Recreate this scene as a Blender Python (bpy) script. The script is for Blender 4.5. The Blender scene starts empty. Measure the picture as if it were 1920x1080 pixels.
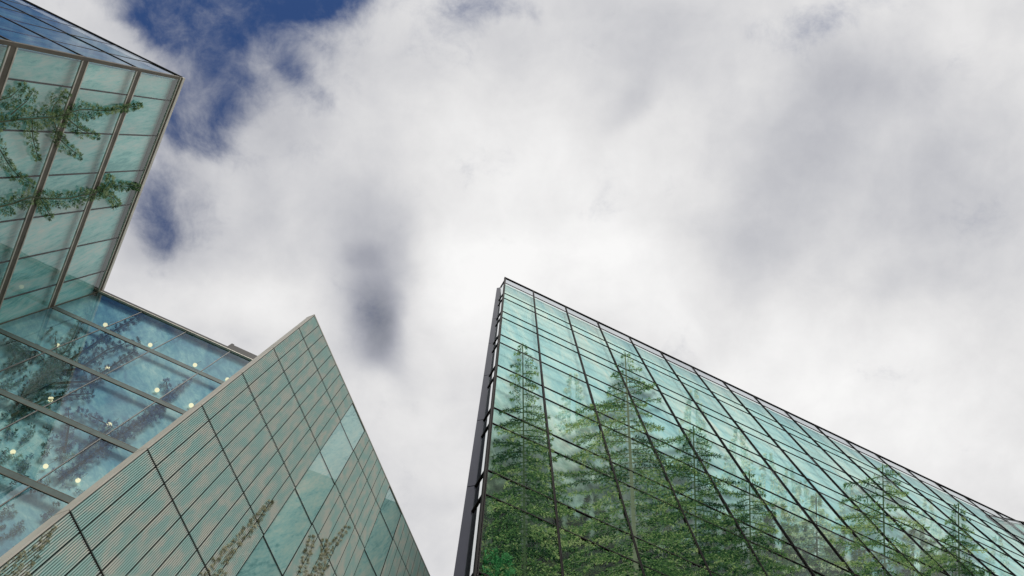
import bpy, math, random
import numpy as np
from mathutils import Matrix, Vector
R = math.radians
scene = bpy.context.scene
col = scene.collection
rnd = random.Random(7)

# ------------------------------------------------------------------ camera
F = 1450.0                      # focal length in pixels of a 1920 px wide frame
CAM = np.array([0.0, 0.0, 1.6])
def nrm(v): return v / np.linalg.norm(v)
def cray(px, py): return nrm(np.array([px - 960.0, 540.0 - py, -F]))
_Z = cray(985, 276)             # straight up, seen from the camera
_Y = np.array([0.0, -1.0, 0.0]); _Y = nrm(_Y - _Z * (_Y @ _Z))
_X = np.cross(_Y, _Z)
ROT = np.array([_X, _Y, _Z])    # camera space -> world
def ray(px, py): return ROT @ cray(px, py)
def project(p):
    c = ROT.T @ (np.asarray(p) - CAM)
    return 960 + F * c[0] / -c[2], 540 - F * c[1] / -c[2]

cd = bpy.data.cameras.new("camera"); cam = bpy.data.objects.new("camera", cd); col.objects.link(cam)
cd.sensor_width = 36.0; cd.lens = F / 1920 * 36.0; cd.clip_start = 0.1; cd.clip_end = 8000
m = Matrix([list(r) for r in ROT]).to_4x4(); m.translation = Vector(CAM)
cam.matrix_world = m
scene.camera = cam

# ------------------------------------------------------------------ exposure, sun, sky
scene.view_settings.view_transform = 'Standard'
scene.view_settings.look = 'None'
scene.view_settings.gamma = 1
scene.view_settings.exposure = 0.0
scene.cycles.max_bounces = 10
scene.cycles.transparent_max_bounces = 24
scene.cycles.caustics_reflective = False

SUN_EL, SUN_AZ = R(50), math.atan2(-0.93, 0.36)       # behind the camera's right shoulder, above the frame
sdir = Vector((math.cos(SUN_EL) * math.cos(SUN_AZ), math.cos(SUN_EL) * math.sin(SUN_AZ), math.sin(SUN_EL)))
sl = bpy.data.lights.new("sun", 'SUN'); sl.energy = 2.9; sl.angle = R(22); sl.color = (1.0, 0.95, 0.87)
so = bpy.data.objects.new("sun", sl); col.objects.link(so)
so.rotation_euler = (-sdir).to_track_quat('-Z', 'Y').to_euler()

world = bpy.data.worlds.new("World"); scene.world = world; world.use_nodes = True
wt = world.node_tree; wt.nodes.clear()
def WN(t, **k):
    n = wt.nodes.new(t)
    for a, b in k.items(): setattr(n, a, b)
    return n
def wl(a, b): wt.links.new(a, b)
def wmath(op, a, b=None, c=None, clamp=False):
    n = WN('ShaderNodeMath', operation=op); n.use_clamp = clamp
    for i, v in enumerate((a, b, c)):
        if v is None: continue
        if isinstance(v, (int, float)): n.inputs[i].default_value = v
        else: wl(v, n.inputs[i])
    return n.outputs[0]
sky = WN('ShaderNodeTexSky', sky_type='NISHITA'); sky.sun_disc = False
sky.sun_elevation = SUN_EL; sky.sun_rotation = math.pi / 2 - SUN_AZ
sky.altitude = 600; sky.air_density = 1.3; sky.dust_density = 0.2; sky.ozone_density = 3.0
tc = WN('ShaderNodeTexCoord'); sep = WN('ShaderNodeSeparateXYZ'); wl(tc.outputs['Generated'], sep.inputs[0])
zz = wmath('MAXIMUM', sep.outputs[2], 0.12)
comb = WN('ShaderNodeCombineXYZ')      # the cloud layer: a flat deck overhead
wl(wmath('DIVIDE', sep.outputs[0], zz), comb.inputs[0]); wl(wmath('DIVIDE', sep.outputs[1], zz), comb.inputs[1])
Q = comb.outputs[0]
def vmath(op, a, b):
    n = WN('ShaderNodeVectorMath', operation=op)
    for i, v in enumerate((a, b)):
        if isinstance(v, tuple): n.inputs[i].default_value = v
        else: wl(v, n.inputs[i])
    return n.outputs[0]
def noise(vec, scale, detail, rough=0.5, dist=0.0, off=(0, 0, 0), out='Fac'):
    n = WN('ShaderNodeTexNoise'); n.inputs['Scale'].default_value = scale; n.inputs['Detail'].default_value = detail
    n.inputs['Roughness'].default_value = rough; n.inputs['Distortion'].default_value = dist
    wl(vmath('ADD', vec, off), n.inputs['Vector']); return n.outputs[out]
def warp(v, scale, amp, off, detail=3):
    w = vmath('SUBTRACT', noise(v, scale, detail, 0.55, off=off, out='Color'), (0.5, 0.5, 0.5))
    return vmath('ADD', v, vmath('MULTIPLY', w, (amp, amp, 0)))
QW = warp(warp(Q, 5.0, 0.13, (3, 1, 0), 2), 18.0, 0.035, (8, 5, 0), 6)     # edges with billows
QS = warp(warp(Q, 3.5, 0.12, (1, 7, 0), 2), 12.0, 0.03, (4, 2, 0), 4)                                       # soft interior shading
def blobs(vec, lst):
    acc = None
    for (px, py, rx, ry, rot, amp) in lst:
        d = ray(px, py); q = (d[0] / max(d[2], .05), d[1] / max(d[2], .05))
        mp = WN('ShaderNodeMapping', vector_type='TEXTURE')
        mp.inputs['Location'].default_value = (q[0], q[1], 0)
        mp.inputs['Rotation'].default_value = (0, 0, R(rot)); mp.inputs['Scale'].default_value = (rx / F, ry / F, 1)
        wl(vec, mp.inputs['Vector'])
        ln = WN('ShaderNodeVectorMath', operation='LENGTH'); wl(mp.outputs[0], ln.inputs[0])
        mr = WN('ShaderNodeMapRange', interpolation_type='SMOOTHSTEP')
        mr.inputs['From Min'].default_value = 0.15; mr.inputs['From Max'].default_value = 1.35
        mr.inputs['To Min'].default_value = amp; mr.inputs['To Max'].default_value = 0.0
        wl(ln.outputs['Value'], mr.inputs['Value'])
        acc = mr.outputs[0] if acc is None else wmath('ADD', acc, mr.outputs[0])
    return acc
BLUE = [(380, 30, 190, 110, 10, .62), (300, 20, 90, 60, 30, .25), (610, -10, 130, 62, 0, .66), (395, 225, 105, 82, -20, .62), (345, 260, 60, 50, 0, .2),
        (262, 405, 46, 115, 22, .33), (350, 150, 120, 110, 0, .22), (460, 120, 290, 170, 15, .30), (300, 330, 110, 200, 20, .30),
        (575, 170, 60, 42, 0, .26), (720, 60, 230, 130, 0, .20), (1640, 8, 90, 50, 0, .42), (1500, 45, 130, 70, 0, .18), (870, 30, 60, 80, 0, .26),
        (960, 0, 100, 45, 0, .26), (225, 72, 130, 22, 38, -.26), (250, 5, 70, 40, 0, .25),
        (100, -620, 1100, 520, 0, .95), (-900, 200, 620, 1200, 0, .45), (1825, 832, 40, 26, 0, .25), (700, 610, 70, 110, 0, .05)]
LIGHT = [(1040, 420, 240, 280, 0, .14), (1500, 720, 380, 190, 25, .15), (1800, 880, 260, 160, 0, .08), (420, 560, 190, 80, 0, .10),
         (900, 520, 130, 260, 0, .10), (600, 220, 90, 120, 0, .05), (830, 170, 150, 120, 0, .04), (1380, 110, 130, 110, 0, .05), (1120, 560, 200, 120, 0, .1),
         (1510, 260, 110, 240, 20, -.10), (1470, 380, 160, 170, 27, -.09), (1640, 150, 160, 90, 0, -.11), (1750, 270, 340, 150, 0, -.10), (1800, 420, 220, 130, 0, -.09),
         (1200, 60, 340, 110, 0, -.10), (1180, 185, 60, 36, -40, -.12), (1375, 500, 110, 110, 0, -.10),
         (704, 625, 66, 120, 0, -.34), (690, 540, 100, 190, 6, -.24), (668, 478, 46, 34, 0, -.14), (735, 700, 70, 90, -20, -.12),
         (630, 700, 80, 70, 0, -.07), (430, 330, 260, 150, 0, -.13), (370, 460, 130, 90, 0, -.12), (300, 500, 140, 100, 0, -.10), (420, 120, 300, 170, 15, -.22), (290, 340, 110, 200, 20, -.14),
         (760, 90, 260, 150, 0, -.10), (1180, 330, 200, 90, 60, -.05), (520, 440, 110, 80, 0, -.05), (690, 420, 130, 110, 0, -.05)]
QN = warp(Q, 9.0, 0.05, (6, 3, 0), 2)
bsum = blobs(QW, BLUE)
nb = noise(QN, 8.0, 10, 0.66, 0.0, (5, 2, 0)); nb2 = noise(QS, 2.2, 4, 0.5, 0, (1, 4, 0))
bfield = wmath('ADD', wmath('MINIMUM', bsum, 0.84), wmath('MULTIPLY', wmath('SUBTRACT', nb, 0.5), 1.6))
mk = WN('ShaderNodeMapRange', interpolation_type='SMOOTHSTEP')
mk.inputs['From Min'].default_value = 0.12; mk.inputs['From Max'].default_value = 0.95
wl(bfield, mk.inputs['Value']); bmask = mk.outputs[0]
ns = noise(QS, 5.0, 5, 0.5, 0.2, (9, 9, 0)); nf = noise(QN, 14.0, 8, 0.62, 0, (2, 8, 0))
lf = wmath('ADD', blobs(QS, LIGHT), 0.77)
lf = wmath('ADD', lf, wmath('MULTIPLY', wmath('SUBTRACT', ns, 0.5), 0.34))
lf = wmath('ADD', lf, wmath('MULTIPLY', wmath('SUBTRACT', nf, 0.5), 0.22))
ramp = WN('ShaderNodeValToRGB'); cr = ramp.color_ramp
cr.elements[0].position = 0.15; cr.elements[0].color = (.185, .20, .245, 1)
cr.elements[1].position = 1.0; cr.elements[1].color = (.95, .945, .94, 1)
for p, c in ((.4, (.38, .39, .44, 1)), (.6, (.565, .57, .60, 1)), (.8, (.77, .765, .77, 1))):
    e = cr.elements.new(p); e.color = c
wl(lf, ramp.inputs[0])
cl = WN('ShaderNodeMix', data_type='RGBA', blend_type='MULTIPLY'); cl.inputs[0].default_value = 1
wl(ramp.outputs[0], cl.inputs[6]); cl.inputs[7].default_value = (10, 10, 10, 1)      # background strength is 0.1
sk = WN('ShaderNodeMix', data_type='RGBA', blend_type='MULTIPLY'); sk.inputs[0].default_value = 1
wl(sky.outputs[0], sk.inputs[6]); sk.inputs[7].default_value = (.31, .41, .60, 1)
mx = WN('ShaderNodeMix', data_type='RGBA'); wl(bmask, mx.inputs[0]); wl(cl.outputs[2], mx.inputs[6]); wl(sk.outputs[2], mx.inputs[7])
bg = WN('ShaderNodeBackground'); bg.inputs[1].default_value = 0.1; wl(mx.outputs[2], bg.inputs[0])
wo = WN('ShaderNodeOutputWorld'); wl(bg.outputs[0], wo.inputs[0])

# ------------------------------------------------------------------ materials
class NT:
    def __init__(s, name):
        s.m = bpy.data.materials.new(name); s.m.use_nodes = True; s.t = s.m.node_tree; s.t.nodes.clear()
        s.out = s.n('ShaderNodeOutputMaterial')
    def n(s, t, **k):
        x = s.t.nodes.new(t)
        for a, b in k.items(): setattr(x, a, b)
        return x
    def l(s, a, b): s.t.links.new(a, b)
    def uv(s, scale=(1, 1, 1), rot=0, loc=(0, 0, 0)):
        u = s.n('ShaderNodeUVMap'); mp = s.n('ShaderNodeMapping')
        mp.inputs['Scale'].default_value = scale; mp.inputs['Rotation'].default_value = (0, 0, rot); mp.inputs['Location'].default_value = loc
        s.l(u.outputs[0], mp.inputs[0]); return mp.outputs[0]
    def noise(s, vec, scale, detail=4, rough=.5, dist=0.):
        x = s.n('ShaderNodeTexNoise'); x.inputs['Scale'].default_value = scale; x.inputs['Detail'].default_value = detail
        x.inputs['Roughness'].default_value = rough; x.inputs['Distortion'].default_value = dist
        s.l(vec, x.inputs['Vector']); return x.outputs['Fac']
    def ramp(s, fac, stops):
        r = s.n('ShaderNodeValToRGB'); e = r.color_ramp.elements
        e[0].position, e[0].color = stops[0][0], (*stops[0][1], 1)
        e[1].position, e[1].color = stops[-1][0], (*stops[-1][1], 1)
        for p, c in stops[1:-1]: k = e.new(p); k.color = (*c, 1)
        s.l(fac, r.inputs[0]); return r.outputs[0]
    def mix(s, fac, a, b, blend='MIX'):
        x = s.n('ShaderNodeMix', data_type='RGBA', blend_type=blend)
        for i, v in ((0, fac), (6, a), (7, b)):
            if isinstance(v, (int, float)): x.inputs[i].default_value = v
            elif isinstance(v, tuple): x.inputs[i].default_value = (*v, 1)
            else: s.l(v, x.inputs[i])
        return x.outputs[2]
    def math(s, op, a, b=0.0, clamp=False):
        x = s.n('ShaderNodeMath', operation=op); x.use_clamp = clamp
        for i, v in enumerate((a, b)):
            if isinstance(v, (int, float)): x.inputs[i].default_value = v
            else: s.l(v, x.inputs[i])
        return x.outputs[0]
    def bsdf(s, color, rough=.6, metal=0., spec=.5):
        b = s.n('ShaderNodeBsdfPrincipled')
        if isinstance(color, tuple): b.inputs['Base Color'].default_value = (*color, 1)
        else: s.l(color, b.inputs['Base Color'])
        if isinstance(rough, (int, float)): b.inputs['Roughness'].default_value = rough
        else: s.l(rough, b.inputs['Roughness'])
        b.inputs['Metallic'].default_value = metal; b.inputs['Specular IOR Level'].default_value = spec
        s.l(b.outputs[0], s.out.inputs[0]); return b

def metal(name, c, rough=.45, met=.0, var=.25, spec=.5):
    t = NT(name); v = t.uv((.6, .25, 1)); n = t.noise(v, 3, 5, .6)
    cc = t.ramp(n, [(.3, tuple(x * (1 - var) for x in c)), (.7, tuple(min(1, x * (1 + var)) for x in c))])
    t.bsdf(cc, rough, met, spec); return t.m

def glass(name, tint, ior=1.5, bump=.02, refl=1.0):
    """coated facade glass: see-through tint plus a mirror part that grows towards grazing angles"""
    t = NT(name); v = t.uv((1, .35, 1))
    bp = t.n('ShaderNodeBump'); bp.inputs['Strength'].default_value = bump; bp.inputs['Distance'].default_value = .3
    t.l(t.noise(v, .9, 3, .5, .4), bp.inputs['Height'])
    ge = t.n('ShaderNodeNewGeometry'); dt = t.n('ShaderNodeVectorMath', operation='DOT_PRODUCT')
    t.l(ge.outputs['Incoming'], dt.inputs[0]); t.l(bp.outputs[0], dt.inputs[1])
    f0 = ((ior - 1) / (ior + 1)) ** 2                      # Schlick, the same from both sides of the sheet
    pw = t.math('POWER', t.math('SUBTRACT', 1.0, t.math('ABSOLUTE', dt.outputs['Value']), True), 5.0)
    fres = t.math('ADD', t.math('MULTIPLY', pw, 1 - f0), f0)
    dirt = t.noise(t.uv((.6, .12, 1)), 2.5, 5, .6)
    tr = t.n('ShaderNodeBsdfTransparent'); oi = t.n('ShaderNodeObjectInfo'); pv = t.ramp(oi.outputs['Random'], [(0, (.86, .885, .89)), (.35, (.97, .97, .97)), (1, (1, 1, 1))])
    t.l(t.mix(1.0, t.ramp(dirt, [(.3, tuple(x * .93 for x in tint)), (.7, tint)]), pv, 'MULTIPLY'), tr.inputs[0])
    gl = t.n('ShaderNodeBsdfGlossy'); gl.inputs['Roughness'].default_value = .015; gl.inputs['Color'].default_value = (.92, .97, .96, 1)
    t.l(bp.outputs[0], gl.inputs['Normal'])
    ms = t.n('ShaderNodeMixShader'); t.l(t.math('MULTIPLY', fres, refl, True), ms.inputs[0])
    t.l(tr.outputs[0], ms.inputs[1]); t.l(gl.outputs[0], ms.inputs[2]); t.l(ms.outputs[0], t.out.inputs[0]); return t.m

def mural(name, stops, sc=1.0, dist=6.5, rot=0., patch=None, asp=(.8, 1.5)):
    """misty mountain forest printed on the backing boards: streaky boughs, mottled pale wisps"""
    t = NT(name)
    u = t.n('ShaderNodeUVMap'); sp = t.n('ShaderNodeSeparateXYZ'); t.l(u.outputs[0], sp.inputs[0])
    cm = t.n('ShaderNodeCombineXYZ'); t.l(sp.outputs[0], cm.inputs[0])     # the print is drawn out towards the top of the wall
    t.l(t.math('MULTIPLY', t.math('LOGARITHM', t.math('MAXIMUM', sp.outputs[1], .5), math.e), dist), cm.inputs[1])
    def mp(sx, sy, r_):
        a = t.n('ShaderNodeMapping'); a.inputs['Rotation'].default_value = (0, 0, r_); t.l(cm.outputs[0], a.inputs[0])
        b = t.n('ShaderNodeMapping'); b.inputs['Scale'].default_value = (sx, sy, 1); t.l(a.outputs[0], b.inputs[0]); return b.outputs[0]
    v = mp(asp[0] * sc, asp[1] * sc, rot)
    big = t.noise(v, .38, 4, .6, .4)
    mid = t.noise(v, 1.5, 6, .68, .7)
    fine = t.noise(mp(1.6 * sc, 5.5 * sc, rot), 1.7, 5, .7, .5)
    s = t.math('ADD', t.math('MULTIPLY', big, .62), t.math('MULTIPLY', mid, .62))
    s = t.math('ADD', s, t.math('MULTIPLY', fine, .44))
    s = t.math('SUBTRACT', s, .34)
    c = t.ramp(s, stops)
    if patch is not None: c = patch(t, c, v, mid)
    t.bsdf(c, .75, 0, .2); return t.m

M = {}
M['black_metal'] = metal('black_metal', (.009, .008, .008), .65, spec=.06)
M['dark_panel'] = metal('dark_panel', (.022, .023, .034), .38)
M['green_bronze'] = metal('green_bronze', (.05, .085, .08), .5, 0, .3, .15)
M['bronze'] = metal('bronze', (.10, .087, .062), .5, 0, .3, .15)
M['steel_trim'] = metal('steel_trim', (.48, .45, .37), .4)
M['grey_coping'] = metal('grey_coping', (.035, .035, .035), .6, 0, .25, .15)
M['thin_line'] = metal('thin_line', (.035, .035, .032), .5)
M['concrete'] = metal('concrete', (.16, .17, .17), .9)
M['glass_clear'] = glass('glass_clear', (.96, .98, .975), 1.3, .006, .4)
M['glass_parapet'] = glass('glass_parapet', (.70, .73, .76), 1.3, .01)
M['glass_teal'] = glass('glass_teal', (.97, .99, .985), 1.85, .006)
M['glass_blue'] = glass('glass_blue', (.80, .91, .92), 2.3, .02)
M['glass_mirror'] = glass('glass_mirror', (.75, .85, .88), 1.9, .01)

def d_patch(t, c, v, mid):
    u = t.n('ShaderNodeUVMap'); sp = t.n('ShaderNodeSeparateXYZ'); t.l(u.outputs[0], sp.inputs[0])
    f = t.math('ADD', sp.outputs[1], t.math('MULTIPLY', mid, 14))
    f = t.math('SUBTRACT', f, t.math('MULTIPLY', sp.outputs[0], -.18))
    mr = t.n('ShaderNodeMapRange'); mr.inputs['From Min'].default_value = 31; mr.inputs['From Max'].default_value = 23; t.l(f, mr.inputs[0])
    g = t.ramp(t.noise(t.uv((3.0, 1.3, 1), .4), 2.0, 6, .7, .6), [(.32, (.02, .07, .03)), (.5, (.07, .16, .08)), (.68, (.24, .36, .22))])
    return t.mix(mr.outputs[0], c, g)
M['mural_right'] = mural('mural_right', [(.32, (.23, .56, .60)), (.45, (.36, .69, .69)), (.56, (.52, .79, .74)), (.72, (.74, .86, .75))], .9, 6.5, .42, d_patch)
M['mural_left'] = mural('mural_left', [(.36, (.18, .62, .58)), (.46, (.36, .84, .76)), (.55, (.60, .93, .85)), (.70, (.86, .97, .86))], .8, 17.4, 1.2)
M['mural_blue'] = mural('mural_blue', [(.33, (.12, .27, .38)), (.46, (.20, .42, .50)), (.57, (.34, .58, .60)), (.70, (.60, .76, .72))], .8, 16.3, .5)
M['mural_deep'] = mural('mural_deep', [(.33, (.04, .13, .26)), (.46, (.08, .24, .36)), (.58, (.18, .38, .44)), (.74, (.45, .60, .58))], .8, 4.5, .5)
def c_patch(t, c, v, mid):
    n = t.noise(t.uv((1.6, .8, 1), .3), .9, 6, .65, 1.0)
    return t.mix(t.ramp(n, [(.50, (0, 0, 0)), (.60, (1, 1, 1))]), c, (.39, .405, .37))
M['louvre_back'] = mural('louvre_back', [(.32, (.12, .36, .36)), (.45, (.22, .50, .47)), (.57, (.35, .58, .53)), (.7, (.55, .66, .56))], 2.4, 8.9, 2.2, c_patch, (.5, 1.6))
M['band_back'] = mural('band_back', [(.32, (.16, .40, .41)), (.45, (.36, .66, .65)), (.57, (.50, .74, .69)), (.7, (.70, .80, .72))], 2.2, 8.9, 2.2, None, (.5, 1.5))
t = NT('louvre_fin'); nn_ = t.noise(t.uv((1.7, .5, 1), .5), 2.4, 5, .6, .3); ff_ = t.noise(t.uv((3, 1.0, 1), .9), 4.0, 3, .6, 0)
t.bsdf(t.mix(t.ramp(t.math('ADD', t.math('MULTIPLY', nn_, .8), t.math('MULTIPLY', ff_, .2)), [(.41, (0, 0, 0)), (.56, (1, 1, 1))]), (.50, .52, .47), (.31, .485, .46)), .5, 0, .3); M['louvre_fin'] = t.m
M['fin_edge'] = metal('fin_edge', (.44, .42, .37), .5, 0, .12)

def foliage(name, trans=.25):
    t = NT(name); a = t.n('ShaderNodeVertexColor', layer_name='tone')
    b = t.n('ShaderNodeBsdfDiffuse'); t.l(a.outputs[0], b.inputs[0])
    tl = t.n('ShaderNodeBsdfTranslucent'); t.l(a.outputs[0], tl.inputs[0])
    ms = t.n('ShaderNodeMixShader'); ms.inputs[0].default_value = trans
    t.l(b.outputs[0], ms.inputs[1]); t.l(tl.outputs[0], ms.inputs[2]); t.l(ms.outputs[0], t.out.inputs[0]); return t.m
M['needles'] = foliage('needles'); M['bark'] = foliage('bark', 0.0)
t = NT('lamp_glow'); e = t.n('ShaderNodeEmission'); e.inputs[0].default_value = (1, .86, .52, 1); e.inputs[1].default_value = 1.35
t.l(e.outputs[0], t.out.inputs[0]); M['lamp_glow'] = t.m
t = NT('paving'); tx = t.n('ShaderNodeTexCoord')
bk = t.n('ShaderNodeTexBrick'); bk.inputs['Scale'].default_value = .8; t.l(tx.outputs['Object'], bk.inputs[0])
bk.inputs[1].default_value = (.24, .235, .22, 1); bk.inputs[2].default_value = (.30, .29, .27, 1); bk.inputs[3].default_value = (.12, .12, .11, 1)
t.bsdf(bk.outputs[0], .85); M['paving'] = t.m

# ------------------------------------------------------------------ mesh building
class MB:
    def __init__(s): s.v = []; s.f = []; s.uv = []; s.c = []
    def quad(s, pts, uvs=None, c=None):
        k = len(s.v); s.v += [tuple(p) for p in pts]; s.f.append(tuple(range(k, k + len(pts))))
        s.uv += list(uvs) if uvs else [(0, 0)] * len(pts)
    def box(s, fr, s0, s1, z0, z1, d0, d1):
        """box in facade coordinates: along s, up z, depth d behind the glass line (negative = in front)"""
        P = lambda a, b, c: fr.pt(a, b, c)
        for q in (((s0, z0, d0), (s1, z0, d0), (s1, z1, d0), (s0, z1, d0)), ((s1, z0, d1), (s0, z0, d1), (s0, z1, d1), (s1, z1, d1)),
                  ((s0, z0, d1), (s0, z0, d0), (s0, z1, d0), (s0, z1, d1)), ((s1, z0, d0), (s1, z0, d1), (s1, z1, d1), (s1, z1, d0)),
                  ((s0, z0, d0), (s0, z0, d1), (s1, z0, d1), (s1, z0, d0)), ((s0, z1, d0), (s1, z1, d0), (s1, z1, d1), (s0, z1, d1))):
            s.quad([P(*x) for x in q], [(x[0] + x[2], x[1]) for x in q])
    def build(s, name, mat, parent=None, kind=None, label=None):
        me = bpy.data.meshes.new(name)
        off = np.zeros(3); pp = parent
        while pp: off = off + np.array(pp.location); pp = pp.parent
        me.from_pydata([tuple(np.array(p) - off) for p in s.v], [], s.f)
        uvl = me.uv_layers.new(name='UVMap')
        fl = np.array([x for f in s.f for x in f]); uva = np.array(s.uv, dtype=np.float32)[fl]
        uvl.data.foreach_set('uv', uva.ravel())
        me.materials.append(M[mat]); o = bpy.data.objects.new(name, me); col.objects.link(o)
        if parent: o.parent = parent
        if kind: o['kind'] = kind
        if label: o['label'] = label
        return o

def thing(name, label, cat, loc, group=None):
    o = bpy.data.objects.new(name, None); col.objects.link(o); o.location = tuple(loc); o.empty_display_size = .5
    o['label'] = label; o['category'] = cat
    if group: o['group'] = group
    return o

class Facade:
    def __init__(s, zen, p, q, h):
        s.U = ray(*zen); s.H = nrm(np.cross(s.U, np.cross(ray(*p), ray(*q))))
        if s.H @ (ray(*q) - ray(*p)) < 0: s.H = -s.H
        r = ray(*p); P = r * (h / (r @ s.U)); s.N = nrm(np.cross(s.U, s.H))
        if s.N @ P > 0: s.N = -s.N
        s.O = CAM + P - s.U * h; s.h = h      # s = 0, z = 0 at camera height
    def pt(s, a, z, d=0.0): return s.O + s.H * a + s.U * z - s.N * d
    def at(s, px, py, d):
        """points on the plane d behind the glass; px, py, d arrays"""
        px = np.asarray(px, float); py = np.asarray(py, float); d = np.asarray(d, float)
        c = np.stack([px - 960, 540 - py, np.full_like(px, -F)], -1) @ ROT.T
        den = c @ s.N; num = (s.O - CAM) @ s.N - d
        return CAM + c * (num / den)[..., None]
    def sz(s, px, py, d=0.0):
        X = s.at(px, py, d) - s.O; return float(X @ s.H), float(X @ s.U)
GZ = -1.6                                     # ground, in facade z

def cells(fr, ss, zs, mat, parent, name, fn, limit=100, jit=0.0):
    """one object per cell for those that show largest in the picture, the rest as one part"""
    out = []
    for i in range(len(ss) - 1):
        for j in range(len(zs) - 1):
            a, b = ss[i], ss[i + 1]; z0, z1 = sorted((zs[j], zs[j + 1]))
            pr = [project(fr.pt(x, y)) for x, y in ((a, z0), (b, z0), (b, z1), (a, z1))]
            if z0 + 1.6 > .2:
                cx = [min(max(p[0], 0), 1920) for p in pr]; cy = [min(max(p[1], 0), 1080) for p in pr]
                ar = abs(sum(cx[k] * cy[(k + 1) % 4] - cx[(k + 1) % 4] * cy[k] for k in range(4))) / 2
            else: ar = 0
            out.append((ar, a, b, z0, z1))
    out.sort(key=lambda x: -x[0])
    n = sum(1 for o in out if o[0] > 6)
    lim = n if n <= limit else limit
    rest = MB()
    for k, (ar, a, b, z0, z1) in enumerate(out):
        if k < lim:
            mb = MB(); fn(mb, a, b, z0, z1); mb.build(name, mat, parent)
        else: fn(rest, a, b, z0, z1)
    if rest.v: rest.build(name, mat, parent, kind='stuff')

def pane_fn(fr, d=0.0, tilt=.0026):
    def fn(mb, a, b, z0, z1):
        w = b - a; h = z1 - z0
        tx = rnd.gauss(0, tilt) * w; tz = rnd.gauss(0, tilt) * min(h, 2.5); sh = rnd.random() * 40
        q = [(a, z0, d - tx - tz), (b, z0, d + tx - tz), (b, z1, d + tx + tz), (a, z1, d - tx + tz)]
        mb.quad([fr.pt(*x) for x in q], [(x[0] + sh, x[1]) for x in q])
    return fn

def sheet(fr, s0, s1, z0, z1, d, name, mat, parent, thick=.05):
    mb = MB(); mb.box(fr, s0, s1, z0, z1, d, d + thick); return mb.build(name, mat, parent)

# ------------------------------------------------------------------ ground
g = MB(); g.quad([(-3000, -3000, 0), (3000, -3000, 0), (3000, 3000, 0), (-3000, 3000, 0)])
go = g.build('ground', 'paving'); go['kind'] = 'structure'

# ------------------------------------------------------------------ right building
D = Facade((972, 271), (947, 521), (1585, 824.5), 40.0)
bD = thing('glass_building', 'tall pale teal glass building on the right with spruces in its facade and black mullions', 'building', D.pt(0, GZ))
DS = [0.0] + [1.65 + 1.885 * k for k in range(0, 26)]
DZ = [40.0, 38.56]
for k in range(9): DZ += [35.85 - 4.04 * k, 34.68 - 4.04 * k]
DZ = [z for z in DZ if z > GZ] + [GZ]
cells(D, DS, DZ[1:], 'glass_clear', bD, 'glass_pane', pane_fn(D), limit=76)
cells(D, DS, DZ[:2], 'glass_parapet', bD, 'parapet_pane', pane_fn(D), limit=24)
for a in DS[1:]:
    mb = MB(); mb.box(D, a - .009, a + .009, GZ, 39.98, -.020, .05)
    mb.box(D, a - .026, a - .009, GZ, 39.97, -.030, .05); mb.box(D, a + .009, a + .026, GZ, 39.97, -.030, .05)
    mb.build('mullion', 'black_metal', bD)
for z in DZ[1:-1]:
    mb = MB(); mb.box(D, .05, DS[-1], z - .018, z + .018, -.022, .02); mb.build('transom', 'black_metal', bD)
mb = MB(); mb.box(D, -.04, DS[-1], 39.97, 40.07, -.04, .05); mb.build('coping', 'black_metal', bD)
mb = MB(); mb.box(D, -.03, .012, GZ, 39.97, -.02, .05); mb.box(D, .028, .05, GZ, 39.9, -.016, .05); mb.build('corner_post', 'black_metal', bD)
sheet(D, .10, DS[-1], GZ, 40.0, .30, 'forest_print', 'mural_right', bD, .06)
# thin glazed return and the dark end fin (a wing wall standing proud of the block behind)
e1 = D.sz(938.5, 538.5, 0)
class Side:                                     # frame of a wall running back from s = 0
    def __init__(s, fr, a0, d0, dirv): s.fr = fr; s.a0 = a0; s.d0 = d0; s.dv = dirv
    def pt(s, a, z, d=0.0):                     # a along the wall, d = behind it
        ax, ad = s.dv
        return s.fr.pt(s.a0 + ax * a + ad * d, z, s.d0 + ad * a - ax * d)
def plan_of(px, py, h):                         # where the roof-level point stands in D's plan: (s, depth)
    r = ray(px, py); P = CAM + r * (h / (r @ D.U)); X = P - D.O
    return float(X @ D.H), float(-(X @ D.N))
p0 = (0.0, 0.06); p1 = plan_of(938.5, 538.8, 40.0 * .985); p2 = plan_of(931.5, 540, 40.0 * .985)
def wall_strip(pa, pb, z0, z1, off=0.0, uvo=0):
    v = nrm(np.array([pb[0] - pa[0], pb[1] - pa[1]])); n = np.array([v[1], -v[0]]) * off
    return [D.pt(pa[0] + n[0], z0, pa[1] + n[1]), D.pt(pb[0] + n[0], z0, pb[1] + n[1]), D.pt(pb[0] + n[0], z1, pb[1] + n[1]), D.pt(pa[0] + n[0], z1, pa[1] + n[1])]
def prism(mb, poly, z0, z1):
    n = len(poly)
    for i in range(n):
        a, b = poly[i], poly[(i + 1) % n]
        mb.quad([D.pt(a[0], z0, a[1]), D.pt(b[0], z0, b[1]), D.pt(b[0], z1, b[1]), D.pt(a[0], z1, a[1])], [(0, z0), (.4, z0), (.4, z1), (0, z1)])
    mb.quad([D.pt(a[0], z0, a[1]) for a in poly]); mb.quad([D.pt(a[0], z1, a[1]) for a in poly])
zs_ = [z for z in DZ if z < 39.5]
L1 = math.hypot(p1[0] - p0[0], p1[1] - p0[1]); v1 = ((p1[0] - p0[0]) / L1, (p1[1] - p0[1]) / L1); n1 = (-v1[1], v1[0])
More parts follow.
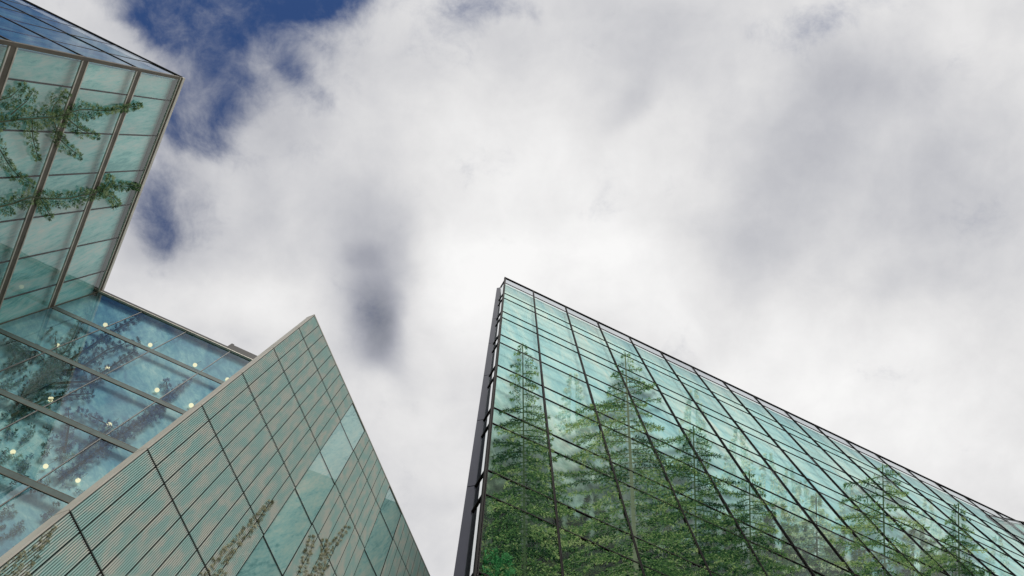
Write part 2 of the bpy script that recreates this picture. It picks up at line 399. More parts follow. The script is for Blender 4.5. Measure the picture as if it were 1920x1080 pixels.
for j, (za, zb) in enumerate(zip([39.4] + zs_[1:], zs_[1:])):
    mb = MB(); mb.quad(wall_strip(p0, p1, zb, za), [(0, zb), (L1, zb), (L1, za), (0, za)]); mb.build('return_pane', 'glass_clear', bD)
    if zb > GZ:
        mb = MB(); q = [(p0[0] - n1[0] * .03, p0[1] - n1[1] * .03), (p1[0] - n1[0] * .03, p1[1] - n1[1] * .03), (p1[0] + n1[0] * .03, p1[1] + n1[1] * .03), (p0[0] + n1[0] * .03, p0[1] + n1[1] * .03)]
        prism(mb, q, zb - .03, zb + .03); mb.build('return_transom', 'black_metal', bD)
mb = MB(); prism(mb, [(p0[0] - .03, p0[1]), (p1[0] - .03, p1[1]), (p1[0] + .05, p1[1]), (p0[0] + .04, p0[1])], 39.36, 39.46); mb.build('return_coping', 'black_metal', bD)
zf = [39.42, 36.2, 32.1, 28.0, 23.9, 19.8, 15.7, 11.6, 7.5, 3.4, GZ]
for za, zb in zip(zf, zf[1:]):
    mb = MB(); prism(mb, [p1, p2, (p2[0] + .30, p2[1] + .55), (p1[0] + .25, p1[1] + .45)], zb + .04, za); mb.build('end_fin', 'dark_panel', bD)
mb = MB(); prism(mb, [(p1[0] + .01, p1[1] + .02), (p2[0] + .02, p2[1] + .02), (p2[0] + .29, p2[1] + .5), (p1[0] + .24, p1[1] + .42)], GZ, 39.3); mb.build('fin_core', 'black_metal', bD)
mb = MB(); mb.box(D, 6.2, DS[-1], GZ, 39.2, .55, 12); mb.build('building_core', 'concrete', bD)

# small adjoining block at the far right
E_ = Facade((972, 271), (1850, 965.5), (1920, 979.5), 38.9)
bE = thing('glass_building', 'small grey green glass block cut by the right edge of the photo', 'building', E_.pt(0, GZ))
ES = [0, 1.9, 3.8, 5.7, 7.6, 9.5]; EZ = [38.9, 35.6, 31.5, 27.4, 23.3, 19.2, 15, 11, 7, 3, GZ]
cells(E_, ES, EZ, 'glass_teal', bE, 'glass_pane', pane_fn(E_))
for a in ES: mb = MB(); mb.box(E_, a - .05, a + .05, GZ, 38.9, -.04, .05); mb.build('mullion', 'black_metal', bE)
for z in EZ[1:-1]: mb = MB(); mb.box(E_, 0.05, 9.4, z - .04, z + .04, -.05, .02); mb.build('transom', 'black_metal', bE)
mb = MB(); mb.box(E_, -.02, 9.5, 38.9, 38.96, -.02, .06); mb.build('coping', 'black_metal', bE)
sheet(E_, .06, 9.4, GZ, 38.87, .12, 'forest_print', 'louvre_back', bE)

# ------------------------------------------------------------------ upper left building (two faces meeting at a corner)
A = Facade((994, 281), (343, 146), (190, 545), 40.0)
A2 = Facade((994, 281), (343, 146), (45, 0), 40.0)
B = Facade((994, 281), (190, 545), (475, 673.5), 40.0)
LA = A.sz(190, 545)[0]
bA = thing('glass_building', 'corner glass building at upper left with thick bronze floor bands and a deep blue side', 'building', A.pt(0, GZ))
AS = [0, 1.28] + [1.28 + 1.92 * k for k in range(1, 6)] + [LA]
AZ = [40.0, 35.6, 31.35, 27.0, 22.6, 18.3, 14, 9.7, 5.4, GZ]
cells(A, AS, AZ, 'glass_teal', bA, 'glass_pane', pane_fn(A, tilt=.0006))
for a in AS[1:-1]: mb = MB(); mb.box(A, a - .03, a + .03, GZ, 39.7, -.012, .03); mb.build('mullion', 'thin_line', bA)
for z in AZ[1:-1]:
    mb = MB(); mb.box(A, .1, LA - .02, z - .17, z + .17, -.015, .03); fb = mb.build('floor_band', 'bronze', bA)
    for zz_ in (z - .20, z + .20):
        mb = MB(); mb.box(A, .1, LA - .02, zz_ - .04, zz_ + .04, -.03, .03); mb.build('trim', 'steel_trim', fb)
mb = MB(); mb.box(A, 0, LA - .02, 39.72, 39.97, -.03, .05); rc = mb.build('coping', 'bronze', bA)
mb = MB(); mb.box(A, -.02, LA - .02, 39.86, 40.10, -.08, .10); mb.build('trim', 'steel_trim', rc)
mb = MB(); mb.box(A, 0, LA - .02, 39.66, 39.72, -.04, .03); mb.build('trim', 'steel_trim', rc)
mb = MB(); mb.box(A, -.02, .13, GZ, 39.66, -.03, .12); mb.build('corner_post', 'bronze', bA)
sheet(A, .14, LA + .55, GZ, 39.95, .30, 'forest_print', 'mural_left', bA)
mb = MB(); mb.box(A, .14, LA + .55, 39.78, 39.89, .06, .30); mb.build('soffit', 'bronze', bA)
AS2 = [0.0, 1.6, 3.5, 5.4, 7.3, 9.2, 11.1, 13]
cells(A2, AS2, AZ, 'glass_mirror', bA, 'glass_pane', pane_fn(A2))
for z in AZ[1:-1]: mb = MB(); mb.box(A2, .02, 13, z - .035, z + .035, -.025, .03); mb.build('floor_band', 'grey_coping', bA)
for a in AS2[1:]: mb = MB(); mb.box(A2, a - .012, a + .012, GZ, 39.9, -.008, .03); mb.build('mullion', 'thin_line', bA)
mb = MB(); mb.box(A2, .02, 13, 39.9, 40.0, -.05, .08); mb.build('coping', 'grey_coping', bA)
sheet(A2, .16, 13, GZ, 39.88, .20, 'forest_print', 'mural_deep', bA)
mb = MB(); mb.box(A, .5, LA + 0.0, GZ, 39.5, .5, 12.9); mb.build('building_core', 'concrete', bA)

# ------------------------------------------------------------------ lower left building (meets the first in a re-entrant corner)
LB = B.sz(620, 739)[0]
bB = thing('glass_building', 'blue green glass building at lower left with round lamps glowing behind its panes', 'building', B.pt(LB * .5, GZ))
BS = [0.02] + [2.52 * k for k in range(1, 6)] + [LB]
BS = [x for x in BS if x <= LB]
BZ = [40.0, 35.72, 31.45, 27.2, 23.03, 18.8, 14.5, 10.2, 5.9, GZ]
cells(B, BS, BZ, 'glass_blue', bB, 'glass_pane', pane_fn(B, tilt=.0022))
for a in BS[1:]: mb = MB(); mb.box(B, a - .02, a + .02, GZ, 39.75, -.012, .03); mb.build('mullion', 'thin_line', bB)
mb = MB(); mb.box(B, .0, .035, GZ, 39.75, -.03, .02); mb.build('corner_post', 'bronze', bB)
for z in BZ[1:-1]:
    mb = MB(); mb.box(B, .08, LB, z - .14, z + .14, -.015, .03); fb = mb.build('floor_band', 'green_bronze', bB)
    for zz_ in (z - .16, z + .16):
        mb = MB(); mb.box(B, .08, LB, zz_ - .014, zz_ + .014, -.018, .03); mb.build('trim', 'bronze', fb)
mb = MB(); mb.box(B, .0, LB, 39.75, 40.05, -.05, .10); rc = mb.build('coping', 'grey_coping', bB)
mb = MB(); mb.box(B, .0, LB, 39.69, 39.75, -.08, .03); mb.build('trim', 'steel_trim', rc)
mb = MB(); mb.box(B, 7.2, LB, 40.05, 40.62, -.02, .25); mb.box(B, 7.2, 7.35, 40.62, 40.75, -.02, .25); mb.build('roof_screen', 'grey_coping', bB)
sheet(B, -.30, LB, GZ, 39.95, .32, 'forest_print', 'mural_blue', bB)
mb = MB(); mb.box(B, -.30, LB, 39.85, 39.94, .06, .32); mb.build('soffit', 'mural_blue', bB)
mb = MB(); mb.box(B, -.2, LB, GZ, 39.5, .75, 8); mb.build('building_core', 'concrete', bB)
# round lamps hanging behind the glass, one per bay on every floor
def lamp(s, z, rad, label):
    d = .19; c = B.pt(s, z, d)
    o = thing('pendant_lamp', label, 'lamp', c, 'round lamps behind the lower left facade')
    for nm, mt, prof in (('globe', 'lamp_glow', [(0, -1), (.38, -.92), (.71, -.71), (.92, -.38), (1, 0), (.92, .38), (.71, .71), (.38, .92), (0, 1)]),
                         ('stem', 'bronze', [(.0, .98), (.22, .98), (.22, 1.5), (.08, 1.55), (.08, 7), (0, 7)])):
        mb = MB(); n = 14; vz = B.U
        for i in range(n):
            a0, a1 = 2 * math.pi * i / n, 2 * math.pi * (i + 1) / n
            for (r0, h0), (r1, h1) in zip(prof, prof[1:]):
                pp = [c + rad * (r_ * math.cos(a_) * B.H + r_ * math.sin(a_) * B.N + h_ * vz) for a_, r_, h_ in ((a0, r0, h0), (a1, r0, h0), (a1, r1, h1), (a0, r1, h1))]
                mb.quad(pp)
        mb.build(nm, mt, o)
rows_ = ['top', 'second', 'third', 'fourth']; nth = ['first', 'second', 'third', 'fourth']
for r_, (zl, zr) in enumerate(((36.3, 0), (32.32, 0), (28.12, 0), (24.15, 0))):
    k_ = (B.O - CAM) @ B.N; sc = (abs(k_) + .19) / abs(k_)
    s00 = (CAM - B.O) @ B.H
    ss_ = {0: [2.37, 4.72, 7.08, 8.8], 1: [2.44, 4.77, 7.11, 8.73], 2: [2.5, 4.86, 7.26], 3: [6.09, 7.26, 8.42]}[r_]
    for i, sv in enumerate(ss_):
        lamp(s00 + (sv - s00) * sc, zl * sc, .105 if r_ < 3 else .085,
             'small round glowing lamp in the %s row from the roof, %s from its left end' % (rows_[r_], nth[i]))

# ------------------------------------------------------------------ louvred building
Cc = Facade((985, 275), (589, 592), (805, 1080), 26.0)
bC = thing('louvred_building', 'low slanting corner building clad in beige louvres with plain teal glass bands', 'building', Cc.pt(0, GZ))
CZ = [26.0, 24.13, 21.58, 19.07, 16.54, 13.98, 11.4, 8.85, 6.3, 3.75, 1.2, GZ]
step = .37333
def fins(mb, a, b, z0, z1):
    n = 9; g_ = .010
    w = (b - a - 2 * g_) / n
    for i in range(n):
        x = a + g_ + w * i
        mb.box(Cc, x + w * .25, x + w * .72, z0 + .03, z1 - .03, -.022, .02)
zone1 = [step * k for k in range(0, 10)]
z2s = 3.36 + 1.10
zone2 = [z2s + .375 * k for k in range(7)]
z3s = zone2[-1] + 1.12
zone3 = [z3s + .375 * k for k in range(10)]
allz = []
# collect cells of the three louvred zones in one ranking
class _Z: pass
out = []
for zone in (zone1, zone2, zone3):
    for a, b in zip(zone, zone[1:]):
        for z1, z0 in zip(CZ, CZ[1:]):
            pr = [project(Cc.pt(x, y)) for x, y in ((a, z0), (b, z0), (b, z1), (a, z1))]
            cx = [min(max(p[0], 0), 1920) for p in pr]; cy = [min(max(p[1], 0), 1080) for p in pr]
            ar = abs(sum(cx[k] * cy[(k + 1) % 4] - cx[(k + 1) % 4] * cy[k] for k in range(4))) / 2 if z0 > 1 else 0
            out.append((ar, a, b, z0, z1))
out.sort(key=lambda x: -x[0]); rest = MB()
for k, (ar, a, b, z0, z1) in enumerate(out):
    if k < 100 and ar > 6: mb = MB(); fins(mb, a, b, z0, z1); mb.build('louvre_panel', 'louvre_fin', bC)
    else: fins(rest, a, b, z0, z1)
rest.build('louvre_panel', 'louvre_fin', bC, kind='stuff')
CE = zone3[-1]
for (a, b) in ((zone1[-1], zone2[0]), (zone2[-1], zone3[0])):
    for z1, z0 in zip(CZ, CZ[1:]):
        mb = MB(); mb.quad([Cc.pt(a + .01, z0, -.005), Cc.pt(b - .01, z0, -.005), Cc.pt(b - .01, z1, -.005), Cc.pt(a + .01, z1, -.005)],
                           [(a, z0), (b, z0), (b, z1), (a, z1)]); mb.build('glass_band', 'glass_teal', bC)
    mb = MB(); mb.box(Cc, a, b, GZ, 25.97, .012, .05); mb.build('band_backing', 'band_back', bC)
    for z in CZ[1:-1]: mb = MB(); mb.box(Cc, a + .01, b - .01, z - .012, z + .012, -.008, .006); mb.build('joint', 'thin_line', bC)
for a0, b0 in ((0, zone1[-1]), (zone2[0], zone2[-1]), (zone3[0], zone3[-1])):
    mb = MB(); mb.box(Cc, a0, b0, GZ, 25.97, .012, .05); mb.build('print_backing', 'louvre_back', bC)
    for z in CZ[1:-1]: mb = MB(); mb.box(Cc, a0, b0, z - .022, z + .022, -.012, .0115); mb.build('joint', 'black_metal', bC)
for zone in (zone1, zone2, zone3):
    for a in zone: mb = MB(); mb.box(Cc, a - .0042, a + .0042, GZ, 25.95, -.016, .0112); mb.build('joint', 'black_metal', bC)
# pale edge strip: return of the screen wall, thin coping
for z1, z0 in zip(CZ, CZ[1:]):
    mb = MB(); mb.box(Cc, -.035, -.008, z0 + .012, z1 - .012, -.02, .26); mb.build('edge_panel', 'fin_edge', bC)
mb = MB(); mb.box(Cc, -.04, CE, 25.97, 26.03, -.03, .27); mb.build('coping', 'fin_edge', bC)
mb = MB(); mb.box(Cc, -.008, CE, GZ, 25.96, .05, .25); mb.build('screen_wall', 'concrete', bC)
mb = MB(); mb.box(Cc, 3.2, CE, GZ, 24.6, .25, 3.4); mb.build('building_core', 'concrete', bC)

# ------------------------------------------------------------------ spruces
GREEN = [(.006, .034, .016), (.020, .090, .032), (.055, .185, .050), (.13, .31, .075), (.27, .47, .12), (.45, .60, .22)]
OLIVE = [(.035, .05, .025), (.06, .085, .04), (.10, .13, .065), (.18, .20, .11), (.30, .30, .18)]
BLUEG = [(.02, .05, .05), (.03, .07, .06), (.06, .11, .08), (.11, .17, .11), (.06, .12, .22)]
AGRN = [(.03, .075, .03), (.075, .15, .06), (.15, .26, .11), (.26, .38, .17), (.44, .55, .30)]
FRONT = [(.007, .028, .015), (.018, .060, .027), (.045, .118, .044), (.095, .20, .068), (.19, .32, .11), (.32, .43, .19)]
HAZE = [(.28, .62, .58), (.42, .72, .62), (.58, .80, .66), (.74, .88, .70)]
CLIP = {id(D): (.10, DS[-1]), id(A): (.15, LA - .02), id(B): (.10, LB), id(Cc): (.0, CE)}
class Leaf:
    """collects needle tufts in mural coordinates and lays them out on a facade with depth"""
    def __init__(s, fr, d0, d1, seed): s.clip = CLIP.get(id(fr), (-1e3, 1e3)); s.fr = fr; s.d0 = d0; s.d1 = d1; s.r = random.Random(seed); s.q = []; s.c = []; s.d = []
    def blade(s, x, y, ang, L, w, c, d):
        ca, sa = math.cos(ang), math.sin(ang)
        s.q.append((x, y, x + ca * L * .5 - sa * w, y + sa * L * .5 + ca * w, x + ca * L, y + sa * L, x + ca * L * .45 + sa * w, y + sa * L * .45 - ca * w))
        s.c.append(c); s.d.append(d)
    def tuft(s, x, y, ang, size, pal, d, pal_mid):
        r = s.r
        for k in range(4):
            c = pal[min(len(pal) - 1, max(0, int(r.gauss(pal_mid, 1.1))))]
            s.blade(x + r.uniform(-1, 1), y + r.uniform(-1, 1), ang + r.uniform(-.7, .7), size * r.uniform(.6, 1.25), size * r.uniform(.06, .11), c, d + r.uniform(-.02, .02))
    def bough(s, x, y, ang, L, pal, curl, size=7, dens=1.0, pal_mid=2.2, hang=1.0, down=math.pi / 2, fat=1.0):
        """one branch: a curved stem with side twigs that carry tufts; returns stem points"""
        r = s.r; pts = [(x, y)]; st = 4.0 / dens; n = max(3, int(L / st)); d = r.uniform(s.d0, s.d1); pal_mid += r.gauss(0, 1.0)
        for i in range(n):
            f = i / n
            ang += curl / n + r.gauss(0, .07)
            x += math.cos(ang) * st * dens * (L / (n * st * dens)); y += math.sin(ang) * st * dens * (L / (n * st * dens)); pts.append((x, y))
            tl = ((1 - f) * min(L * .15, 12) + 3) * fat
            for sd in (-1, 1):
                if r.random() < .22: continue
                a = ang + sd * r.uniform(.5, 1.15)
                tt = tl * r.uniform(.4, 1.15)
                if math.cos(a - down) < -.2: tt *= .55
                k = max(1, int(tt / 5))
                for j in range(k):
                    u = (j + .5) / k * tt
                    s.tuft(x + math.cos(a) * u, y + math.sin(a) * u, a, size, pal, d, pal_mid + .7 * f + (.6 if j == k - 1 else -.4))  # mean palette index; twig ends paler, the needles' own fresh growth
            s.tuft(x, y, ang, size, pal, d, pal_mid + f)
        for _ in range(2): s.tuft(x, y, ang, size * 1.1, pal, d, pal_mid + 1.6)
        return pts, d
    def build(s, name, mat, root):
        q = np.array(s.q).reshape(-1, 4, 2); dd = np.array(s.d)
        X = s.fr.at(q[:, 0, 0], q[:, 0, 1], dd) - s.fr.O; sa = X @ s.fr.H; za = X @ s.fr.U
        X2 = s.fr.at(q[:, 2, 0], q[:, 2, 1], dd) - s.fr.O; sb = X2 @ s.fr.H; lo, hi = s.clip
        ok = (sa > lo) & (sb > lo) & (sa < hi) & (sb < hi) & (za < s.fr.h - .1) & (za > GZ)
        q = q[ok]; s.c = [c for c, k in zip(s.c, ok) if k]; n = len(q)
        d = np.repeat(dd[ok][:, None], 4, 1) + np.random.RandomState(len(q)).uniform(-1, 1, (n, 4)) * min(.02, (s.d1 - s.d0) / 4)
        d = np.clip(d, s.d0 - .003, s.d1 + .003)
        v = s.fr.at(q[..., 0], q[..., 1], d).reshape(-1, 3) - np.array(root.location if root else (0, 0, 0))
        me = bpy.data.meshes.new(name); me.vertices.add(n * 4); me.vertices.foreach_set('co', v.astype(np.float32).ravel())
        me.loops.add(n * 4); me.loops.foreach_set('vertex_index', np.arange(n * 4, dtype=np.int32))
        me.polygons.add(n); me.polygons.foreach_set('loop_start', np.arange(0, n * 4, 4, dtype=np.int32))
        me.update(calc_edges=True)
        ca = me.color_attributes.new('tone', 'FLOAT_COLOR', 'POINT')
        c = np.repeat(np.array([(*x, 1) for x in s.c], dtype=np.float32), 4, 0); ca.data.foreach_set('color', c.ravel())
        me.materials.append(M[mat]); o = bpy.data.objects.new(name, me); col.objects.link(o)
        if root: o.parent = root
        return o

def stem_mesh(fr, lines, name, root, tone):
    """round tapering stems: lines = [(points, r0, r1, depth)] in mural coordinates"""
    V = []; Fc = []; Cl = []
    for pts, r0, r1, d in lines:
        k0 = len(V); n = len(pts)
        for i, (x, y) in enumerate(pts):
            a = pts[min(i + 1, n - 1)]; b = pts[max(i - 1, 0)]; ang = math.atan2(a[1] - b[1], a[0] - b[0])
            rr = r0 + (r1 - r0) * i / max(1, n - 1); nx, ny = -math.sin(ang), math.cos(ang)
            for k in range(6):
                w = 2 * math.pi * k / 6
                px, py = x + nx * rr * math.cos(w), y + ny * rr * math.cos(w)
                V.append(fr.at(np.array(px), np.array(py), np.array(d + .0015 * rr * math.sin(w)))); Cl.append(tone)
        for i in range(n - 1):
            for k in range(6):
                a = k0 + i * 6 + k; b = k0 + i * 6 + (k + 1) % 6
                Fc.append((a, b, b + 6, a + 6))
    off = np.array(root.location); me = bpy.data.meshes.new(name)
    me.from_pydata([tuple(v - off) for v in V], [], Fc)
    ca = me.color_attributes.new('tone', 'FLOAT_COLOR', 'POINT'); ca.data.foreach_set('color', np.array([(*c, 1) for c in Cl], dtype=np.float32).ravel())
    me.materials.append(M['bark']); o = bpy.data.objects.new(name, me); col.objects.link(o); o.parent = root; return o

def spruce(fr, tip, base, prof, pal, label, seed, d=(.05, .22), step=7.5, size=5.6, pal_mid=2.2, bark=(.04, .075, .035), rise=.10, gap=.06, tw=2.4, stems=True, name='spruce_tree', group='spruces in the glass'):
    """prof: list of (t, left reach, right reach)"""
    r = random.Random(seed); ax = np.array(base, float) - np.array(tip, float); L = np.linalg.norm(ax); ax /= L
    down = math.atan2(ax[1], ax[0]); lf = Leaf(fr, d[0], d[1], seed + 1)
    by = min(base[1], 1130); 
    root = thing(name, label, 'tree', fr.at(np.array(float(base[0])), np.array(float(by)), np.array(d[1])), group)
    ts = [p[0] for p in prof]
    y = 3.0; lines = []
    trunk = [tuple(np.array(tip) + ax * (L * i / 14)) for i in range(15)]
    while y < L:
        t_ = y / L; c = np.array(tip) + ax * y
        for sd in (-1, 1):
            if r.random() < gap: continue
            reach = np.interp(t_, ts, [p[1] if sd < 0 else p[2] for p in prof]) * r.choice([r.uniform(.35, .7), r.uniform(.8, 1.1), r.uniform(.9, 1.08)])
            # sd -1 = left of the axis (looking from tip to base that is the +90 side)
            a = down - sd * math.pi / 2 * (1 - rise * r.uniform(-.6, 1.4)) if True else 0
            pts, dd = lf.bough(c[0], c[1] + r.uniform(-3, 3), a, max(6, reach), pal, sd * r.uniform(.05, .45), size * (0.75 + .35 * min(1, reach / 60)), 1.0, pal_mid, down=down)
            if stems and reach > 25: lines.append((pts[::max(1, len(pts) // 6)], 1.0, .4, dd + (.012 if dd > 0 else 0)))
        y += step * r.uniform(.7, 1.3)
    for k in range(5): lf.tuft(tip[0] + r.uniform(-1, 1), tip[1] + k * 2.2, down + math.pi + r.uniform(-.3, .3), size * .8, pal, sum(d) / 2, pal_mid + 1)
    lf.build('crown', 'needles', root)
    stem_mesh(fr, [(trunk, 1.0, tw, d[1] + (.01 if d[1] > 0 else 0))] + lines, 'trunk', root, bark)
    return root

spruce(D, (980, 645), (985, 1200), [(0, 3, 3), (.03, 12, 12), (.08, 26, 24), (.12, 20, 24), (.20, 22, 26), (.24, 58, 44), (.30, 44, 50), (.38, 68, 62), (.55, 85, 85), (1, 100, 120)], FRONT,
       'slender dark green spruce in the right building, nearest its left corner', 11, pal_mid=1.9, step=6.5, d=(-.014, -.003))
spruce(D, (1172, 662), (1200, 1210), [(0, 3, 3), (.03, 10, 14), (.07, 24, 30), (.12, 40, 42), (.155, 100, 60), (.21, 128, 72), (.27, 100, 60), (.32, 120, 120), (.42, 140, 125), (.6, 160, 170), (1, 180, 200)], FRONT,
       'broad spruce with reaching boughs, the tallest in the right building', 12, pal_mid=2.4, step=8.5, bark=(.11, .15, .095), tw=6, d=(-.014, -.003))
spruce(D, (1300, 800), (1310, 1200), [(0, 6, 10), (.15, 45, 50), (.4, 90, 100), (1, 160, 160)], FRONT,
       'dense spruce filling the glass just right of the tallest one', 13, pal_mid=1.6, step=8, d=(-.014, -.003))
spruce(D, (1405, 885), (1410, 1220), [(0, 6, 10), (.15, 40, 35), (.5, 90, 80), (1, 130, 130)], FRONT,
       'mid green spruce low in the middle of the right facade', 14, pal_mid=1.9, step=8, d=(-.014, -.003))
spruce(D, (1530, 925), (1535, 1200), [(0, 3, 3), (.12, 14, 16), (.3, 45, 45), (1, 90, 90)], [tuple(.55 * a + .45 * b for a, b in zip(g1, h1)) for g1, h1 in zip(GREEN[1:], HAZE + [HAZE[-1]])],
       'small pale yellowish spruce top between two larger spruces', 15, d=(.18, .27), pal_mid=2.3, step=6, size=6)
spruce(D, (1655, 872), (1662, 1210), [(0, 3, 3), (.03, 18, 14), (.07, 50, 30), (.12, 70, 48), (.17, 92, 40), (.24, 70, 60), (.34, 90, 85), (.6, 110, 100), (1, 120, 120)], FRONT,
       'open spruce with long level boughs and a flat top near the right end', 16, pal_mid=2.7, step=9, gap=.12, d=(-.014, -.003))
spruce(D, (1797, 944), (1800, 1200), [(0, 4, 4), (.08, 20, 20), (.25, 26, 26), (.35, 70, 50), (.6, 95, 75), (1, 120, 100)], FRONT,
       'short dark compact spruce with yellow cones, farthest right', 17, pal_mid=1.9, step=6.5, d=(-.014, -.003))
# cones on the crisp spruces are worked into one part each
def stuff_trees(fr, name, label, tips, pal, d, seed, prof, size, pal_mid, step, length=320, x_lean=0, mat='needles'):
    lf = Leaf(fr, d[0], d[1], seed); r = random.Random(seed)
    for (tx, ty) in tips:
        y = 2.0; lean = x_lean
        while y < length and ty + y < 1130:
            reach = np.interp(y / length, [p[0] for p in prof], [p[1] for p in prof])
            for sd in (-1, 1):
                a = math.pi / 2 - sd * math.pi / 2 * (1 - .1 * r.uniform(-.6, 1.4))
                lf.bough(tx + lean * y, ty + y, a, max(5, reach * r.uniform(.55, 1.1)), pal, sd * r.uniform(.05, .4), size, 1.0, pal_mid)
            y += step * r.uniform(.7, 1.3)
    o = lf.build(name, mat, None); o['kind'] = 'stuff'; o['label'] = label; o['category'] = 'foliage'; return o
r0 = random.Random(5)
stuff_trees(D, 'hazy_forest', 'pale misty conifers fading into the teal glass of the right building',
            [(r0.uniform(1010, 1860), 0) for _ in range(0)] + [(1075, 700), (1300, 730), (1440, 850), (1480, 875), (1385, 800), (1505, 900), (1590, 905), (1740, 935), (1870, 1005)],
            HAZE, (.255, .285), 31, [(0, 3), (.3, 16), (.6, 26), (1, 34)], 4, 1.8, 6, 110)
stuff_trees(D, 'spruce_thicket', 'dense green spruce boughs filling the bottom of the right facade',
            [(920, 930), (1060, 950), (1110, 930), (1010, 1000), (1240, 960), (1350, 960), (1460, 945), (1500, 985), (1590, 990), (1720, 990), (1560, 1030), (1640, 1040), (1450, 1030), (1780, 1030), (1120, 1020), (1300, 1040), (920, 1040), (1850, 1070)],
            [tuple(.75 * a + .25 * b for a, b in zip(g1, (.10, .17, .12))) for g1 in GREEN], (.20, .275), 41, [(0, 8), (.3, 60), (1, 110)], 8, 2.0, 12, 260)
# bright bush at the foot
lf = Leaf(D, -.020, -.014, 77)
for k in range(26):
    x = 905 + (k % 7) * 9; y = 1048 + (k // 7) * 12 + abs((k % 7) - 2) * 4
    lf.bough(x, y, rnd.uniform(-2.6, -.5), 16, [(.006, .04, .016), (.012, .09, .03), (.03, .15, .05), (.07, .24, .09)], .4, 7, 1, 1.8)
bu = thing('shrub', 'bright emerald bush at the bottom left of the right building', 'shrub', D.at(np.array(930.), np.array(1090.), np.array(-.014)))
lf.build('foliage', 'needles', bu); stem_mesh(D, [([(930, 1100), (928, 1075), (925, 1055)], 2, .8, -.014)], 'stem', bu, (.08, .07, .05))

# boughs of one big conifer across the upper left facade
rt = thing('spruce_tree', 'large conifer reaching level boughs across the upper left glass, trunk beyond the frame', 'tree', A.at(np.array(-70.), np.array(600.), np.array(.2)), 'spruces in the glass')
lf = Leaf(A, -.12, -.05, 91); lines = [([(-70, 60), (-66, 250), (-72, 450), (-70, 600)], 5, 11, -.04)]
def limb(path, pal, twig, size, pal_mid, hang=True, w=(1.6, .7), density=5.0, ang0=None, lf_=None, lines_=None):
    lf_ = lf_ or lf; lines_ = lines if lines_ is None else lines_
    r = lf_.r; pts = []
    for (a, b) in zip(path, path[1:]):
        n = max(2, int(math.dist(a, b) / density))
        for i in range(n): pts.append((a[0] + (b[0] - a[0]) * i / n + r.uniform(-.8, .8), a[1] + (b[1] - a[1]) * i / n + r.uniform(-.8, .8)))
    pts.append(path[-1]); N = len(pts)
    for i, (x, y) in enumerate(pts):
        f = i / N; dx = pts[min(i + 1, N - 1)][0] - pts[max(i - 1, 0)][0]; dy = pts[min(i + 1, N - 1)][1] - pts[max(i - 1, 0)][1]; th = math.atan2(dy, dx)
        for sd in (-1, 1):
            L = twig(f) * r.uniform(.45, 1.15)
            if L < 4: L = 4
            lf_.bough(x, y, th + sd * r.uniform(.65, 1.25), L * (1.0 if sd > 0 else .75), pal, sd * r.uniform(-.3, .35), size, 1.0, pal_mid)
    for k in range(3): lf_.tuft(pts[-1][0], pts[-1][1], th, size * 1.2, pal, .1, pal_mid + 1)
    lines_.append((pts[::3] if N > 6 else pts, w[0], w[1], lf_.d1 + .005))
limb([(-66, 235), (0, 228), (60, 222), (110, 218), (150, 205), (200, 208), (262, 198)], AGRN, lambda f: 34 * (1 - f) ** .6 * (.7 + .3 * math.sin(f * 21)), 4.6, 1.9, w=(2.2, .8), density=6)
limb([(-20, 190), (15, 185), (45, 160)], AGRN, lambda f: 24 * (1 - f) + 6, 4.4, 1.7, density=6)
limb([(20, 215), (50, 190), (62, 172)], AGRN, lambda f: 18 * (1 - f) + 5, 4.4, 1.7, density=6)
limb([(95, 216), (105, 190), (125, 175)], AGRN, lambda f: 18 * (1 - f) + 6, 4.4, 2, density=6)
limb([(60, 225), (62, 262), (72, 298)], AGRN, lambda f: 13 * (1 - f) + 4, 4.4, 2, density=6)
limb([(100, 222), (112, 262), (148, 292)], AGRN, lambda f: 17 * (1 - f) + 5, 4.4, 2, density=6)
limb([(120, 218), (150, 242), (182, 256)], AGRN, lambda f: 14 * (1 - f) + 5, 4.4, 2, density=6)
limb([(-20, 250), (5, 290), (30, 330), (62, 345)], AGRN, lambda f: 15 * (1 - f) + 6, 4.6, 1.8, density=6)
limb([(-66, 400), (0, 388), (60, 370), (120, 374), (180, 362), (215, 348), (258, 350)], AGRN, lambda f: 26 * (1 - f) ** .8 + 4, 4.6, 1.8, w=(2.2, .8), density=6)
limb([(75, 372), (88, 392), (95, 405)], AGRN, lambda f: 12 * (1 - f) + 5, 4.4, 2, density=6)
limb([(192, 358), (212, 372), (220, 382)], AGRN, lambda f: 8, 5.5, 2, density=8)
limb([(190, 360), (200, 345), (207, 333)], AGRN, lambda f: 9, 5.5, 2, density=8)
lf.build('crown', 'needles', rt); stem_mesh(A, lines, 'trunk', rt, (.14, .17, .11))

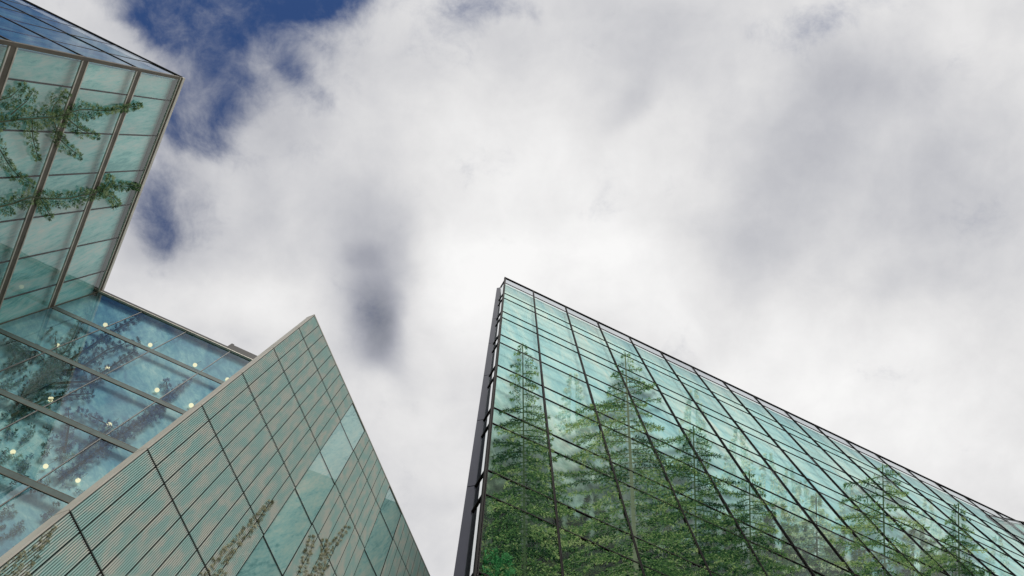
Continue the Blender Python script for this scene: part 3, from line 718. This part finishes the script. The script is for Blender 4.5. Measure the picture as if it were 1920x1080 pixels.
# thin branching conifers on the lower left facade
def leaning(fr, label, paths, pal, twig, size, pal_mid, d, seed, bark, dens=9, base=None, w=(3, 1)):
    l2 = Leaf(fr, d[0], d[1], seed); ln = []
    b = base or paths[0][0]
    root = thing('spruce_tree', label, 'tree', fr.at(np.array(float(b[0])), np.array(float(b[1])), np.array(d[1])), 'spruces in the glass')
    for p, tw_ in paths_iter(paths, twig): limb(p, pal, tw_, size, pal_mid, density=dens, lf_=l2, lines_=ln, w=w)
    l2.build('crown', 'needles', root); stem_mesh(fr, ln, 'trunk', root, bark); return root
def paths_iter(paths, twig):
    for p in paths: yield p, twig
leaning(B, 'sparse dark conifer with bare looking boughs below the re-entrant corner',
        [[(30, 760), (80, 710), (130, 675), (200, 630), (262, 590)], [(90, 700), (150, 690), (210, 650), (258, 640)], [(60, 730), (120, 660), (140, 625), (148, 605)],
         [(20, 690), (60, 670), (20, 640)], [(40, 745), (100, 700), (70, 660), (20, 655)], [(80, 720), (170, 715), (250, 660)], [(20, 780), (90, 745), (170, 738)], [(10, 700), (35, 660), (12, 636)],
         [(100, 690), (110, 640), (95, 622)]],
        BLUEG, lambda f: 15 * (1 - f) + 5, 4.6, 1.6, (.04, .16), 101, (.05, .06, .045), 10, base=(30, 780))
leaning(B, 'bluish conifer leaning across the lower left facade to a thin tip above the middle lamps',
        [[(110, 900), (190, 840), (250, 800), (300, 760), (352, 713)], [(220, 815), (300, 770), (320, 735), (312, 716)], [(150, 850), (210, 800), (150, 770)], [(120, 850), (130, 800), (128, 770)]],
        [(.05, .10, .18), (.07, .14, .25), (.11, .19, .33), (.16, .26, .36), (.30, .38, .34)], lambda f: 18 * (1 - f) ** 1.2 + 4, 5, 1.6, (.04, .16), 102, (.05, .05, .04), 8, base=(110, 900))
lf = Leaf(B, .12, .28, 103); r = random.Random(8)
for k in range(100):
    u = r.random(); v = r.random() ** .8
    x = -10 + u * (60 + 190 * v); y = 690 + v * 390
    if y > 1050 - x * .82: continue
    pal = BLUEG if r.random() < .55 else [(.04, .09, .18), (.06, .13, .25), (.09, .20, .22), (.20, .28, .19), (.30, .38, .25)]
    lf.bough(x, y, r.choice([-.5, 2.6, -.2, 2.9]) + r.uniform(-.4, .4), r.uniform(14, 34), pal, r.uniform(-.4, .4), 6, 1, 1.9)
o = lf.build('spruce_thicket', 'needles', None); o['kind'] = 'stuff'; o['label'] = 'dark tangled conifer boughs filling the bottom left glass'; o['category'] = 'foliage'

# faint conifers printed between the louvres
CO = [(.13, .14, .09), (.20, .21, .13), (.29, .30, .19), (.40, .40, .27), (.52, .51, .36)]
leaning(Cc, 'grey olive conifer tip slanting up the louvres beside the left glass band', [[(370, 1110), (400, 1070), (440, 1020), (470, 985), (506, 942)]], CO, lambda f: 19 * (1 - f) ** 1.1 + 3, 5, 1.7, (-.034, -.010), 111, (.20, .16, .12), 7, base=(370, 1110))
leaning(Cc, 'thin twin stemmed conifer low on the louvres between the two glass bands', [[(570, 1110), (600, 1060), (620, 1025), (650, 990)], [(560, 1100), (572, 1050), (584, 1008)], [(590, 1100), (606, 1060), (608, 1015)]], CO, lambda f: 11 * (1 - f) + 3, 4.5, 2.0, (-.034, -.010), 112, (.20, .18, .13), 8, base=(570, 1110))
leaning(Cc, 'blurred dark conifer at the bottom left corner of the louvres', [[(20, 1110), (50, 1060), (75, 1020), (102, 978)], [(-10, 1100), (20, 1060), (40, 1030)]], CO[:4], lambda f: 20 * (1 - f) + 4, 5, 1.5, (-.034, -.010), 113, (.12, .10, .08), 8, base=(20, 1110))
print('objects', len(bpy.data.objects), 'faces', sum(len(m_.polygons) for m_ in bpy.data.meshes))
